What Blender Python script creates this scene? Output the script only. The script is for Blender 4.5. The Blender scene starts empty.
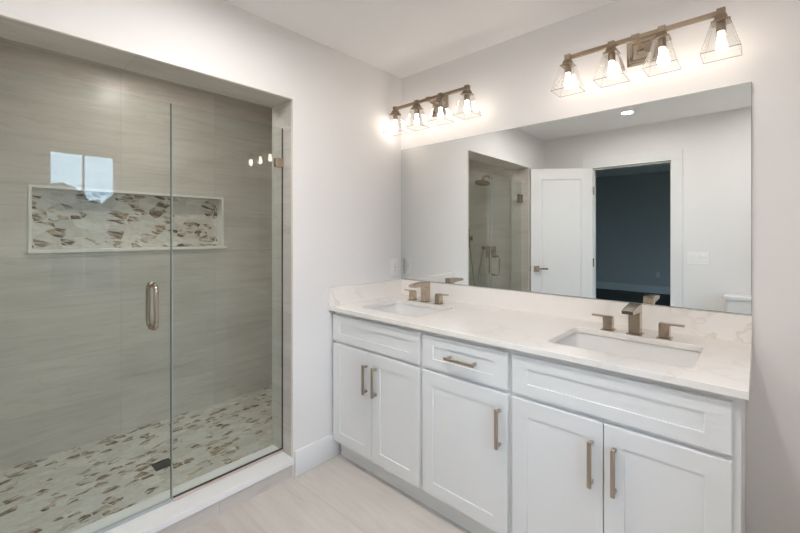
import bpy, bmesh, math, random
from mathutils import Vector, Matrix
random.seed(7)
S = bpy.context.scene
COL = S.collection
PI = math.pi

# ------------------------------------------------------------------ camera, sky, exposure
cam_d = bpy.data.cameras.new('camera')
cam = bpy.data.objects.new('camera', cam_d); COL.objects.link(cam)
cam.location = (1.8791, -2.0644, 1.3294)
cam.rotation_euler = (PI/2, 0, 0.742)
cam_d.sensor_width = 36.0
cam_d.lens = 391.2/800*36.0
cam_d.shift_y = -(266.5-234.08)/800
cam_d.clip_start = 0.02
S.camera = cam

W = bpy.data.worlds.new('sky'); S.world = W; W.use_nodes = True
wn = W.node_tree.nodes; wl = W.node_tree.links
SKY_STRENGTH = 7.8
tc = wn.new('ShaderNodeTexCoord'); sx = wn.new('ShaderNodeSeparateXYZ'); cr = wn.new('ShaderNodeValToRGB')
wl.new(tc.outputs['Generated'], sx.inputs[0]); wl.new(sx.outputs['Z'], cr.inputs[0])
cr.color_ramp.elements[0].position = 0.0; cr.color_ramp.elements[0].color = (0.60, 0.82, 1.0, 1)
cr.color_ramp.elements[1].position = 0.6; cr.color_ramp.elements[1].color = (0.42, 0.68, 1.0, 1)
bg = wn['Background']; wl.new(cr.outputs[0], bg.inputs[0]); bg.inputs[1].default_value = SKY_STRENGTH

S.view_settings.view_transform = 'Standard'; S.view_settings.look = 'None'
S.view_settings.gamma = 1.0; S.view_settings.use_curve_mapping = False
S.view_settings.exposure = 0.47
S.cycles.max_bounces = 14; S.cycles.diffuse_bounces = 6; S.cycles.glossy_bounces = 6
S.cycles.transmission_bounces = 6; S.cycles.transparent_max_bounces = 24
S.cycles.sample_clamp_indirect = 6.0
S.cycles.caustics_reflective = False; S.cycles.caustics_refractive = False
BULB = 20.0          # radiance of the vanity bulbs
DOWN = 350.0          # radiance of the ceiling downlights

pl = bpy.data.lights.new('window_portal', 'AREA'); pl.shape = 'RECTANGLE'; pl.size = 0.44; pl.size_y = 1.2
pl.cycles.is_portal = True
po = bpy.data.objects.new('window_portal', pl); COL.objects.link(po)
po.location = (2.40, -1.405, 1.42); po.rotation_euler = (0, PI/2, 0); po.scale = (1, 1, 1)
pl.size = 1.2; pl.size_y = 0.44

DOWN_SPOTS = [(0.993, -1.998), (0.66, -1.38), (1.48, -1.42), (2.05, -2.12), (-0.66, -1.33)]  # only the doorway downlight is known; the rest are added as fill

# ------------------------------------------------------------------ room dimensions (metres)
RX = 2.28      # right wall
FY = -2.53     # door wall
ZC = 2.4388    # ceiling
OY0, OY1 = -0.885, -2.13   # shower opening
OZ = 2.066
SX = -1.2514   # shower back wall
SY0, SY1 = -0.20, -2.45
CT = 0.902     # counter top
MX = 1.860     # mirror / counter right end

# ------------------------------------------------------------------ mesh helpers
def nb(): return bmesh.new()

def add_box(bm, x0, x1, y0, y1, z0, z1, bev=0.0, seg=1):
    t = bmesh.new()
    bmesh.ops.create_cube(t, size=1.0)
    for v in t.verts:
        v.co = Vector(((x0+x1)/2 + v.co.x*(x1-x0), (y0+y1)/2 + v.co.y*(y1-y0), (z0+z1)/2 + v.co.z*(z1-z0)))
    if bev > 0:
        bmesh.ops.bevel(t, geom=list(t.edges), offset=bev, segments=seg, affect='EDGES', profile=0.5)
    bmesh.ops.recalc_face_normals(t, faces=list(t.faces))
    merge(bm, t); return bm

def merge(bm, t, M=None):
    if M is not None: t.transform(M)
    me = bpy.data.meshes.new('tmp'); t.to_mesh(me); t.free()
    bm.from_mesh(me); bpy.data.meshes.remove(me)

def frames_along(pts):
    P = [Vector(p) for p in pts]; T = []
    for i in range(len(P)):
        if i == 0: t = P[1]-P[0]
        elif i == len(P)-1: t = P[-1]-P[-2]
        else: t = (P[i+1]-P[i]).normalized() + (P[i]-P[i-1]).normalized()
        T.append(t.normalized())
    up = Vector((0, 0, 1)) if abs(T[0].z) < 0.9 else Vector((1, 0, 0))
    n = T[0].cross(up).normalized(); out = []
    for i, t in enumerate(T):
        n = (n - t*n.dot(t)).normalized()
        out.append((P[i], n, t.cross(n).normalized()))
    return out

def add_tube(bm, pts, r, seg=12, cap=True):
    R = r if isinstance(r, (list, tuple)) else [r]*len(pts)
    rings = []
    for (p, n, b), rr in zip(frames_along(pts), R):
        rings.append([bm.verts.new(p + n*rr*math.cos(2*PI*k/seg) + b*rr*math.sin(2*PI*k/seg)) for k in range(seg)])
    for a, c in zip(rings, rings[1:]):
        for k in range(seg):
            bm.faces.new((a[k], a[(k+1) % seg], c[(k+1) % seg], c[k]))
    if cap:
        bm.faces.new(list(reversed(rings[0]))); bm.faces.new(rings[-1])
    return bm

def add_lathe(bm, prof, cx, cy, seg=24, M=None):
    """prof: list of (r, z); closed at ends where r == 0"""
    t = bmesh.new(); rings = []
    for r, z in prof:
        if r < 1e-6: rings.append([t.verts.new((0, 0, z))])
        else: rings.append([t.verts.new((r*math.cos(2*PI*k/seg), r*math.sin(2*PI*k/seg), z)) for k in range(seg)])
    for a, c in zip(rings, rings[1:]):
        for k in range(seg):
            k2 = (k+1) % seg
            if len(a) == 1 and len(c) > 1: t.faces.new((a[0], c[k2], c[k]))
            elif len(c) == 1 and len(a) > 1: t.faces.new((a[k], a[k2], c[0]))
            elif len(a) > 1: t.faces.new((a[k], a[k2], c[k2], c[k]))
    bmesh.ops.recalc_face_normals(t, faces=list(t.faces))
    if M is None: M = Matrix.Translation((cx, cy, 0))
    merge(bm, t, M); return bm

def rrect(x0, x1, y0, y1, r, n=5):
    pts = []
    for cx, cy, a0 in ((x1-r, y1-r, 0), (x0+r, y1-r, 90), (x0+r, y0+r, 180), (x1-r, y0+r, 270)):
        for k in range(n+1):
            a = math.radians(a0 + 90*k/n); pts.append((cx+r*math.cos(a), cy+r*math.sin(a)))
    return pts

def add_loft(bm, loops, cap0=False, cap1=False):
    R = [[bm.verts.new(p) for p in L] for L in loops]; n = len(R[0])
    for a, c in zip(R, R[1:]):
        for k in range(n): bm.faces.new((a[k], a[(k+1) % n], c[(k+1) % n], c[k]))
    if cap0: bm.faces.new(list(reversed(R[0])))
    if cap1: bm.faces.new(R[-1])
    return bm

def add_plate(bm, outer, holes, z0, z1, M=None):
    """flat plate with holes, outlines in xy, extruded z0..z1"""
    t = bmesh.new(); edges = []
    for L in [outer] + holes:
        vs = [t.verts.new((p[0], p[1], z1)) for p in L]
        for i in range(len(vs)): edges.append(t.edges.new((vs[i], vs[(i+1) % len(vs)])))
    bmesh.ops.triangle_fill(t, use_beauty=True, use_dissolve=False, edges=edges)
    top = list(t.faces)
    g = bmesh.ops.extrude_face_region(t, geom=top)
    for v in [e for e in g['geom'] if isinstance(e, bmesh.types.BMVert)]: v.co.z = z0
    bmesh.ops.recalc_face_normals(t, faces=list(t.faces))
    merge(bm, t, M); return bm

def wloc(o):
    v = Vector((0, 0, 0))
    while o is not None: v += o.location; o = o.parent
    return v

def obj(name, bm, mat, parent=None, local=False, bevel=0.0, smooth=35):
    """link a mesh as one object; vertices are given in world space unless local"""
    me = bpy.data.meshes.new(name)
    if parent is not None and not local: bm.transform(Matrix.Translation(-wloc(parent)))
    loc = Vector((0, 0, 0))
    if parent is None and not local:
        xs = [v.co for v in bm.verts]
        loc = Vector(((min(v.x for v in xs)+max(v.x for v in xs))/2, (min(v.y for v in xs)+max(v.y for v in xs))/2, min(v.z for v in xs)))
        bm.transform(Matrix.Translation(-loc))
    bm.to_mesh(me); bm.free()
    me.polygons.foreach_set('use_smooth', [True]*len(me.polygons))
    me.set_sharp_from_angle(angle=math.radians(smooth))
    o = bpy.data.objects.new(name, me); COL.objects.link(o)
    o.location = loc
    if parent is not None: o.parent = parent
    me.materials.append(mat)
    if bevel > 0:
        m = o.modifiers.new('edge', 'BEVEL'); m.width = bevel; m.segments = 2; m.limit_method = 'ANGLE'; m.angle_limit = math.radians(50)
        m.harden_normals = False
    return o

def tag(o, label=None, cat=None, group=None, kind=None):
    if label: o['label'] = label
    if cat: o['category'] = cat
    if group: o['group'] = group
    if kind: o['kind'] = kind
    return o

def thing(name, loc, label, cat, group=None, rz=0, kind=None):
    o = bpy.data.objects.new(name, None); COL.objects.link(o)
    o.empty_display_size = 0.05
    o.location = loc; o.rotation_euler = (0, 0, rz)
    return tag(o, label, cat, group, kind)

def struct(name, bm, mat, label=None, parent=None, bevel=0.0):
    # structure meshes keep the world origin so that their patterns run on across the room
    o = obj(name, bm, mat, parent, local=(parent is None), bevel=bevel)
    if parent is None: tag(o, label, None, None, 'structure')
    return o

def copy_tree(o, parent=None):
    c = o.copy(); COL.objects.link(c)
    if parent is not None: c.parent = parent
    for ch in list(o.children): copy_tree(ch, c)
    return c

def box(*a, bev=0.0, seg=1): return add_box(nb(), *a, bev=bev, seg=seg)

# ------------------------------------------------------------------ materials
def mat(name, col=(0.8, 0.8, 0.8), rough=0.5, metal=0.0, spec=0.5, coat=0.0):
    m = bpy.data.materials.new(name); m.use_nodes = True
    b = m.node_tree.nodes['Principled BSDF']
    b.inputs['Base Color'].default_value = (*col, 1); b.inputs['Roughness'].default_value = rough
    b.inputs['Metallic'].default_value = metal; b.inputs['Specular IOR Level'].default_value = spec
    if coat: b.inputs['Coat Weight'].default_value = coat
    return m

class NT:
    def __init__(s, m): s.m = m; s.t = m.node_tree; s.b = s.t.nodes['Principled BSDF']
    def n(s, ty, **kw):
        x = s.t.nodes.new(ty)
        for k, v in kw.items(): setattr(x, k, v)
        return x
    def l(s, a, b): s.t.links.new(a, b)
    def coord(s, expr):
        """position vector rearranged: expr like ('y','z',None) with scales"""
        tc = s.n('ShaderNodeTexCoord'); sp = s.n('ShaderNodeSeparateXYZ'); s.l(tc.outputs['Object'], sp.inputs[0])
        cb = s.n('ShaderNodeCombineXYZ')
        for i, e in enumerate(expr):
            if e is None: continue
            ax, sc, off = e
            src = None
            for a in ax:
                o = sp.outputs['XYZ'.index(a)]
                if src is None: src = o
                else:
                    ad = s.n('ShaderNodeMath', operation='ADD'); s.l(src, ad.inputs[0]); s.l(o, ad.inputs[1]); src = ad.outputs[0]
            mm = s.n('ShaderNodeMath', operation='MULTIPLY_ADD'); s.l(src, mm.inputs[0]); mm.inputs[1].default_value = sc; mm.inputs[2].default_value = off
            s.l(mm.outputs[0], cb.inputs[i])
        return cb.outputs[0]
    def noise(s, vec, scale, detail=4, rough=0.55, dist=0.0):
        x = s.n('ShaderNodeTexNoise'); s.l(vec, x.inputs['Vector']); x.inputs['Scale'].default_value = scale
        x.inputs['Detail'].default_value = detail; x.inputs['Roughness'].default_value = rough; x.inputs['Distortion'].default_value = dist
        return x.outputs['Fac']
    def ramp(s, fac, stops):
        r = s.n('ShaderNodeValToRGB'); s.l(fac, r.inputs[0]); e = r.color_ramp.elements
        while len(e) < len(stops): e.new(0.5)
        for k, (p, c) in enumerate(stops):
            e[k].position = p; e[k].color = (*c, 1) if len(c) == 3 else c
        return r.outputs['Color']
    def mix(s, fac, a, b, mode='MIX'):
        x = s.n('ShaderNodeMix', data_type='RGBA', blend_type=mode)
        for inp, v in ((x.inputs[0], fac), (x.inputs[6], a), (x.inputs[7], b)):
            if hasattr(v, 'is_linked'): s.l(v, inp)
            elif isinstance(v, (int, float)): inp.default_value = v
            else: inp.default_value = (*v, 1)
        return x.outputs[2]
    def math(s, op, a, b=0.0, c=0.0):
        x = s.n('ShaderNodeMath', operation=op)
        for i, v in enumerate((a, b, c)):
            if hasattr(v, 'is_linked'): s.l(v, x.inputs[i])
            else: x.inputs[i].default_value = v
        return x.outputs[0]
    def bump(s, h, strength, dist=0.002):
        x = s.n('ShaderNodeBump'); s.l(h, x.inputs['Height']); x.inputs['Strength'].default_value = strength; x.inputs['Distance'].default_value = dist
        s.l(x.outputs[0], s.b.inputs['Normal'])
    def base(s, c): s.l(c, s.b.inputs['Base Color'])

def paint(name, col, rough=0.6, bump=0.05, spec=0.3):
    m = mat(name, col, rough, spec=spec); t = NT(m)
    v = t.coord((('X', 1, 0), ('Y', 1, 0), ('Z', 1, 0)))
    h = t.noise(v, 160, 3); t.bump(h, bump, 0.001)
    f = t.noise(v, 1.4, 2)
    c2 = tuple(min(1, x*0.985) for x in col); t.base(t.mix(f, col, c2)); return m

M_WALL = paint('warm_white_wall_paint', (0.845, 0.825, 0.815))
M_CEIL = paint('ceiling_paint', (0.93, 0.91, 0.90), 0.8)
M_TRIM = paint('white_trim_paint', (0.82, 0.82, 0.815), 0.35, 0.01, 0.5)
M_CAB = paint('white_cabinet_paint', (0.80, 0.805, 0.805), 0.38, 0.008, 0.5)
M_DARKIN = mat('shadowed_cabinet_inside', (0.55, 0.53, 0.5), 0.7)
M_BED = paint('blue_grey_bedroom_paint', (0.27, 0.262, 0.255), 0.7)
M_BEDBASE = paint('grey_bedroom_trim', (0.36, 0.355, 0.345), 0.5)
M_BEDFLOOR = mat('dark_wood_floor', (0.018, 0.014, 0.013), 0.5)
M_PORC = mat('white_porcelain', (0.80, 0.785, 0.765), 0.12, spec=0.5)
M_PLASTIC = mat('white_plastic', (0.90, 0.89, 0.87), 0.35)
M_SLOT = mat('dark_slot', (0.05, 0.05, 0.05), 0.5)
M_BLACKDRAIN = mat('dark_drain_metal', (0.05, 0.048, 0.045), 0.45, 0.6)
M_CHANNEL = mat('satin_rose_nickel', (0.78, 0.66, 0.58), 0.42, 1.0)
M_CHROME = mat('polished_chrome', (0.72, 0.72, 0.72), 0.12, 1.0)
M_SEAL = mat('clear_grey_seal', (0.45, 0.48, 0.46), 0.4)

def metal_brushed(name, col, rough):
    m = mat(name, col, rough, 1.0); t = NT(m)
    v = t.coord((('X', 40, 0), ('Y', 40, 0), ('Z', 400, 0)))
    h = t.noise(v, 1.0, 2); t.bump(h, 0.06, 0.0005); return m
M_NICKEL = metal_brushed('brushed_champagne_nickel', (0.53, 0.44, 0.35), 0.2)
M_LIGHTBAR = metal_brushed('aged_nickel_light_bar', (0.31, 0.24, 0.175), 0.3)
M_PULL = metal_brushed('satin_bronze_nickel', (0.50, 0.41, 0.33), 0.33)

def mirror_mat():
    m = mat('silvered_mirror', (0.82, 0.835, 0.82), 0.0, 1.0); return m
M_MIRROR = mirror_mat()
M_MIRROREDGE = mat('mirror_glass_edge', (0.33, 0.38, 0.36), 0.15)

def thin_glass(name, tint, refl=1.0):
    """clear sheet: Schlick reflection over a straight-through tinted transmission, per face"""
    m = bpy.data.materials.new(name); m.use_nodes = True
    t = m.node_tree; t.nodes.remove(t.nodes['Principled BSDF']); out = t.nodes['Material Output']
    geo = t.nodes.new('ShaderNodeNewGeometry')
    dot = t.nodes.new('ShaderNodeVectorMath'); dot.operation = 'DOT_PRODUCT'
    t.links.new(geo.outputs['Normal'], dot.inputs[0]); t.links.new(geo.outputs['Incoming'], dot.inputs[1])
    def mt(op, a, b):
        x = t.nodes.new('ShaderNodeMath'); x.operation = op
        for i, v in enumerate((a, b)):
            if hasattr(v, 'is_linked'): t.links.new(v, x.inputs[i])
            else: x.inputs[i].default_value = v
        return x.outputs[0]
    a = mt('ABSOLUTE', dot.outputs['Value'], 0); k = mt('SUBTRACT', 1.0, a); k = mt('MAXIMUM', k, 0.0)
    p = mt('POWER', k, 5.0); f = mt('MULTIPLY', p, 0.96*refl); f = mt('ADD', f, 0.042*refl)
    tr = t.nodes.new('ShaderNodeBsdfTransparent'); tr.inputs[0].default_value = (*tint, 1)
    gl = t.nodes.new('ShaderNodeBsdfGlossy'); gl.inputs['Roughness'].default_value = 0.0; gl.inputs['Color'].default_value = (1, 1, 1, 1)
    mx = t.nodes.new('ShaderNodeMixShader'); t.links.new(f, mx.inputs[0]); t.links.new(tr.outputs[0], mx.inputs[1]); t.links.new(gl.outputs[0], mx.inputs[2])
    t.links.new(mx.outputs[0], out.inputs['Surface']); return m
M_GLASS = thin_glass('clear_shower_glass', (0.92, 0.945, 0.930), 0.74)
M_SHADE = thin_glass('clear_shade_glass', (0.97, 0.97, 0.965))
M_PANE = thin_glass('window_glass', (0.97, 0.98, 0.98))
M_RIM = thin_glass('thick_glass_rim', (0.68, 0.68, 0.67), 1.8)
M_GLASSEDGE = mat('green_glass_edge', (0.15, 0.175, 0.165), 0.12)

def emit(name, col, s):
    m = bpy.data.materials.new(name); m.use_nodes = True
    t = m.node_tree; t.nodes.remove(t.nodes['Principled BSDF'])
    e = t.nodes.new('ShaderNodeEmission'); e.inputs[0].default_value = (*col, 1); e.inputs[1].default_value = s
    t.links.new(e.outputs[0], t.nodes['Material Output'].inputs['Surface']); return m
M_BULB = emit('warm_bulb_glow', (1.0, 0.87, 0.75), BULB)
M_LENS = emit('added_fill_lens_glow', (1.0, 0.965, 0.94), DOWN)  # lens of the fill downlights added in front of the vanity

def tile_stone(name, uv, grain, joint=(0.61, 0.305), off=(0, 0), lo=(0.56, 0.525, 0.475), hi=(0.76, 0.72, 0.665), rough=0.32, grout=(0.52, 0.49, 0.44), stagger=0.0, seed=0.0, veins=0.22):
    """long-grained stone-look porcelain tile; uv = (axis along grain, axis across)"""
    m = mat(name, lo, rough, spec=0.5); t = NT(m); u, w = uv
    v1 = t.coord(((u, 1.0, seed), (w, 9.0, 0), None)); n1 = t.noise(v1, 1.5, 5, 0.55, 0.9)
    v2 = t.coord(((u, 3.0, seed), (w, 60.0, 3), None)); n2 = t.noise(v2, 1.0, 4, 0.6, 0.3)
    v3 = t.coord(((u, 1.2, seed), (w, 1.7, 0), None)); n3 = t.noise(v3, 1.5, 2)
    f = t.math('MULTIPLY_ADD', n2, 0.18, t.math('MULTIPLY_ADD', n1, 0.42, t.math('MULTIPLY', n3, 0.40)))
    mid = tuple((a+b)/2 for a, b in zip(lo, hi))
    c = t.ramp(f, [(0.33, lo), (0.5, mid), (0.70, hi)])
    # a few thin darker veins following the grain
    v4 = t.coord(((u, 0.7, seed+4), (w, 7.0, 0), None)); n4 = t.noise(v4, 1.3, 5, 0.6, 1.2)
    d = t.math('ABSOLUTE', t.math('SUBTRACT', n4, 0.5)); vein = t.ramp(d, [(0.0, (1, 1, 1)), (0.02, (0, 0, 0))])
    c = t.mix(t.math('MULTIPLY', vein, veins), c, tuple(x*0.6 for x in lo))
    bk = t.n('ShaderNodeTexBrick'); bk.offset = stagger; bk.inputs['Scale'].default_value = 1.0
    bk.inputs['Brick Width'].default_value = joint[0]; bk.inputs['Row Height'].default_value = joint[1]
    bk.inputs['Mortar Size'].default_value = 0.0016; bk.inputs['Mortar Smooth'].default_value = 0.1
    bk.inputs['Color1'].default_value = (0.93, 0.93, 0.93, 1); bk.inputs['Color2'].default_value = (1.03, 1.03, 1.03, 1); bk.inputs['Mortar'].default_value = (1, 1, 1, 1)
    t.l(t.coord(((u, 1, off[0]), (w, 1, off[1]), None)), bk.inputs['Vector'])
    c = t.mix(1.0, c, bk.outputs['Color'], 'MULTIPLY')
    c = t.mix(bk.outputs['Fac'], c, grout); t.base(c)
    t.bump(t.math('SUBTRACT', 1.0, bk.outputs['Fac']), 0.25, 0.0015); return m
M_TILE_YZ = tile_stone('grey_stone_tile_back', ('Y', 'Z'), 1, off=(1.40+0.61*4, 0.03))
M_TILE_XZ = tile_stone('grey_stone_tile_end', ('X', 'Z'), 1, off=(0.61*4+0.2, 0.03), seed=5)
M_TILE_YX = tile_stone('grey_stone_tile_head', ('Y', 'X'), 1, off=(1.0+0.61*4, 0.31*3+0.25), seed=9)
M_TILE_FRONT = tile_stone('beige_stone_tile_curb', ('Y', 'Z'), 1, off=(1.40+0.61*4+0.2, 0.15), seed=2, lo=(0.58, 0.53, 0.48), hi=(0.72, 0.67, 0.62))
M_FLOOR = tile_stone('beige_plank_floor_tile', ('X', 'Y'), 1, joint=(1.2, 0.3), off=(0.03+1.2*2, 0.885+0.3*10), lo=(0.53, 0.475, 0.425), hi=(0.70, 0.645, 0.59), grout=(0.50, 0.44, 0.39), stagger=0.0, rough=0.42, seed=1, veins=0.10)

def leaf_mosaic(name, uv, su, sw, seed=0.0, rot=0.0, thr=0.62):
    """marble leaf mosaic: long cells, white and grey-green with some brown-veined ones"""
    m = mat(name, (0.6, 0.6, 0.55), 0.3); t = NT(m); u, w = uv
    vec = t.coord(((u, 1, seed), (w, 1, seed), None))
    mp = t.n('ShaderNodeMapping'); mp.inputs['Rotation'].default_value = (0, 0, rot); mp.inputs['Scale'].default_value = (su, sw, 1)
    t.l(vec, mp.inputs['Vector']); v = mp.outputs[0]
    wob = t.n('ShaderNodeTexNoise'); t.l(v, wob.inputs['Vector']); wob.inputs['Scale'].default_value = 0.8
    ad = t.n('ShaderNodeVectorMath', operation='MULTIPLY_ADD'); t.l(wob.outputs['Color'], ad.inputs[0]); ad.inputs[1].default_value = (0.5, 0.5, 0); t.l(v, ad.inputs[2]); v = ad.outputs[0]
    vo = t.n('ShaderNodeTexVoronoi', voronoi_dimensions='2D'); t.l(v, vo.inputs['Vector']); vo.inputs['Scale'].default_value = 1.0; vo.inputs['Randomness'].default_value = 0.75
    ed = t.n('ShaderNodeTexVoronoi', voronoi_dimensions='2D', feature='DISTANCE_TO_EDGE'); t.l(v, ed.inputs['Vector']); ed.inputs['Scale'].default_value = 1.0; ed.inputs['Randomness'].default_value = 0.75
    sp = t.n('ShaderNodeSeparateColor'); t.l(vo.outputs['Color'], sp.inputs[0])
    r1, r2, r3 = sp.outputs[0], sp.outputs[1], sp.outputs[2]
    # per-leaf streaks
    off = t.n('ShaderNodeVectorMath', operation='MULTIPLY_ADD'); t.l(vo.outputs['Color'], off.inputs[0]); off.inputs[1].default_value = (9, 9, 9); t.l(v, off.inputs[2])
    st = t.n('ShaderNodeMapping'); st.inputs['Scale'].default_value = (0.8, 1.5, 1); t.l(off.outputs[0], st.inputs['Vector'])
    n1 = t.noise(st.outputs[0], 1.6, 5, 0.65, 0.8); n2 = t.noise(st.outputs[0], 0.9, 3, 0.5, 0.4)
    light = t.ramp(n1, [(0.30, (0.56, 0.545, 0.49)), (0.45, (0.72, 0.705, 0.655)), (0.7, (0.84, 0.825, 0.785))])
    tone = t.ramp(r2, [(0.0, (0.82, 0.80, 0.76)), (1.0, (1, 1, 1))])
    light = t.mix(1.0, light, tone, 'MULTIPLY')
    brown = t.ramp(n1, [(0.36, (0.04, 0.03, 0.02)), (0.47, (0.20, 0.13, 0.075)), (0.56, (0.48, 0.37, 0.25)), (0.66, (0.62, 0.54, 0.42))])
    pick = t.ramp(r1, [(thr, (0, 0, 0)), (thr+0.02, (1, 1, 1))])
    part = t.ramp(n2, [(0.47, (1, 1, 1)), (0.55, (0, 0, 0))])
    inner = t.ramp(ed.outputs['Distance'], [(0.04, (0, 0, 0)), (0.06, (1, 1, 1))])
    msk = t.math('MULTIPLY', t.math('MULTIPLY', pick, part), inner)
    c = t.mix(msk, light, brown)
    gr = t.ramp(ed.outputs['Distance'], [(0.012, (1, 1, 1)), (0.035, (0, 0, 0))])
    c = t.mix(t.math('MULTIPLY', gr, 0.55), c, (0.62, 0.60, 0.54)); t.base(c)
    t.bump(t.ramp(ed.outputs['Distance'], [(0.01, (0, 0, 0)), (0.05, (1, 1, 1))]), 0.2, 0.001); return m
M_MOSAIC_FLOOR = leaf_mosaic('leaf_marble_mosaic_floor', ('Y', 'X'), 14.5, 22.0, 0.3, 0.3)
M_MOSAIC_NICHE = leaf_mosaic('leaf_marble_mosaic_niche', ('Y', 'Z'), 11.0, 18.0, 3.1, 0.5, 0.48)

def quartz(name, vein_amt=0.16):
    m = mat(name, (0.8, 0.77, 0.73), 0.16, spec=0.5); t = NT(m)
    v = t.coord((('X', 1, 0), ('Y', 1, 0), ('Z', 1, 0)))
    n = t.noise(v, 3.2, 7, 0.6, 1.6); d = t.math('ABSOLUTE', t.math('SUBTRACT', n, 0.5))
    vein = t.ramp(d, [(0.0, (1, 1, 1)), (0.035, (0, 0, 0))])
    msk = t.ramp(t.noise(v, 1.7, 2), [(0.50, (0, 0, 0)), (0.66, (1, 1, 1))])
    c = t.mix(t.noise(v, 2.0, 4), (0.90, 0.865, 0.825), (0.87, 0.83, 0.79))
    c = t.mix(t.math('MULTIPLY', t.math('MULTIPLY', vein, msk), vein_amt), c, (0.52, 0.42, 0.30)); t.base(c); return m
M_QUARTZ = quartz('cream_quartz')
M_SPLASH = quartz('cream_quartz_veined', 0.36)

M_LENSWARM = emit('added_shower_lens_glow', (1.0, 0.95, 0.89), DOWN*0.62)  # lamp added out of view to brighten the shower tiles

M_LENSTOILET = emit('added_toilet_lens_glow', (1.0, 0.965, 0.94), DOWN*0.3)  # lamp added above the toilet to fill the right side
M_LENSDOOR = emit('doorway_lens_glow', (1.0, 0.965, 0.94), DOWN*0.25)

# ------------------------------------------------------------------ the room shell
struct('floor', box(0.0, RX+0.02, FY-0.12, 0.02, -0.10, 0.0), M_FLOOR, 'beige stone plank tile floor')
bm = nb(); add_plate(bm, [(SX-0.1, FY-0.12), (RX+0.02, FY-0.12), (RX+0.02, 0.1), (SX-0.1, 0.1)],
    [[(x+0.048*math.cos(a*PI/12), y+0.048*math.sin(a*PI/12)) for a in range(24)] for x, y in DOWN_SPOTS], ZC, ZC+0.1)
struct('ceiling', bm, M_CEIL, 'white flat ceiling')
struct('wall_back', box(-0.02, RX+0.12, 0.0, 0.1, -0.1, ZC), M_WALL, 'warm white wall behind the mirror')
def wall_yz(x0, x1, y0, y1, z0, z1, holes):
    """wall plate facing +-X with rectangular holes (ya, yb, za, zb)"""
    M = Matrix(((0, 0, 1, 0), (1, 0, 0, 0), (0, 1, 0, 0), (0, 0, 0, 1)))
    return add_plate(nb(), [(y0, z0), (y1, z0), (y1, z1), (y0, z1)], [[(a, c), (b, c), (b, d), (a, d)] for a, b, c, d in holes], x0, x1, M)
def wall_xz(y0, y1, x0, x1, z0, z1, holes):
    M = Matrix(((1, 0, 0, 0), (0, 0, 1, 0), (0, 1, 0, 0), (0, 0, 0, 1)))
    return add_plate(nb(), [(x0, z0), (x1, z0), (x1, z1), (x0, z1)], [[(a, c), (b, c), (b, d), (a, d)] for a, b, c, d in holes], y0, y1, M)

def opening_wall(x0, x1, z0, ytop0, ytop1):
    b = nb()
    add_box(b, x0, x1, OY0, ytop0, z0, ZC); add_box(b, x0, x1, ytop1, OY1, z0, ZC); add_box(b, x0, x1, OY1, OY0, OZ, ZC)
    return b
struct('wall_left', opening_wall(-0.014, 0.0, -0.05, 0.0, FY), M_WALL, 'white wall around the shower opening')
WX = -0.215   # shower-side face of the wall round the opening
# tiled lining behind the drywall, tiles on jambs, soffit and the shower side
b = nb(); add_box(b, WX, -0.014, OY0, OY0+0.10, 0.0, ZC); add_box(b, WX, -0.014, OY1-0.10, OY1, 0.0, ZC)
struct('wall_shower_jambs', b, M_TILE_XZ, 'grey tiled jambs of the shower opening')
struct('wall_shower_head', box(WX, -0.014, OY1, OY0, OZ, ZC), M_TILE_YX, 'grey tiled head of the shower opening')
b = nb(); add_box(b, WX, -0.014, OY0+0.10, SY0+0.1, 0.0, ZC); add_box(b, WX, -0.014, SY1-0.1, OY1-0.10, 0.0, ZC)
struct('wall_shower_inner', b, M_TILE_YZ, 'grey tiled inner side of the shower front wall')
# tile edge profile round the opening
b = nb(); e = 0.009
for y0, y1, z0, z1 in ((OY0-0.0005, OY0+e, 0.0, OZ+e), (OY1-e, OY1+0.0005, 0.0, OZ+e), (OY1+0.0005, OY0-0.0005, OZ-0.0005, OZ+e)):
    add_box(b, -0.012, 0.0035, y0, y1, z0, z1, bev=0.0015)
M_EDGE = mat('cream_tile_edge_profile', (0.84, 0.80, 0.745), 0.35)
struct('trim_1', b, M_EDGE, 'cream tile edge profile round the shower opening')

# shower walls, with the niche recess
NY0, NY1, NZ0, NZ1, ND = -1.845, -0.725, 1.232, 1.615, 0.09
struct('wall_shower_back', wall_yz(SX-0.1, SX, SY1-0.1, SY0+0.1, -0.05, ZC, [(NY0, NY1, NZ0, NZ1)]), M_TILE_YZ, 'grey streaked tile back wall of the shower')
struct('wall_shower_right', box(SX, WX, SY0, SY0+0.1, -0.05, ZC), M_TILE_XZ, 'grey tile end wall of the shower nearest the vanity')
struct('wall_shower_left', box(SX, WX, SY1-0.08, SY1, -0.05, ZC), M_TILE_XZ, 'grey tile end wall of the shower with the shower head')
struct('floor_shower', box(SX-0.05, -0.17, SY1, SY0, -0.05, 0.004), M_MOSAIC_FLOOR, 'leaf shaped marble mosaic shower floor')

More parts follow.
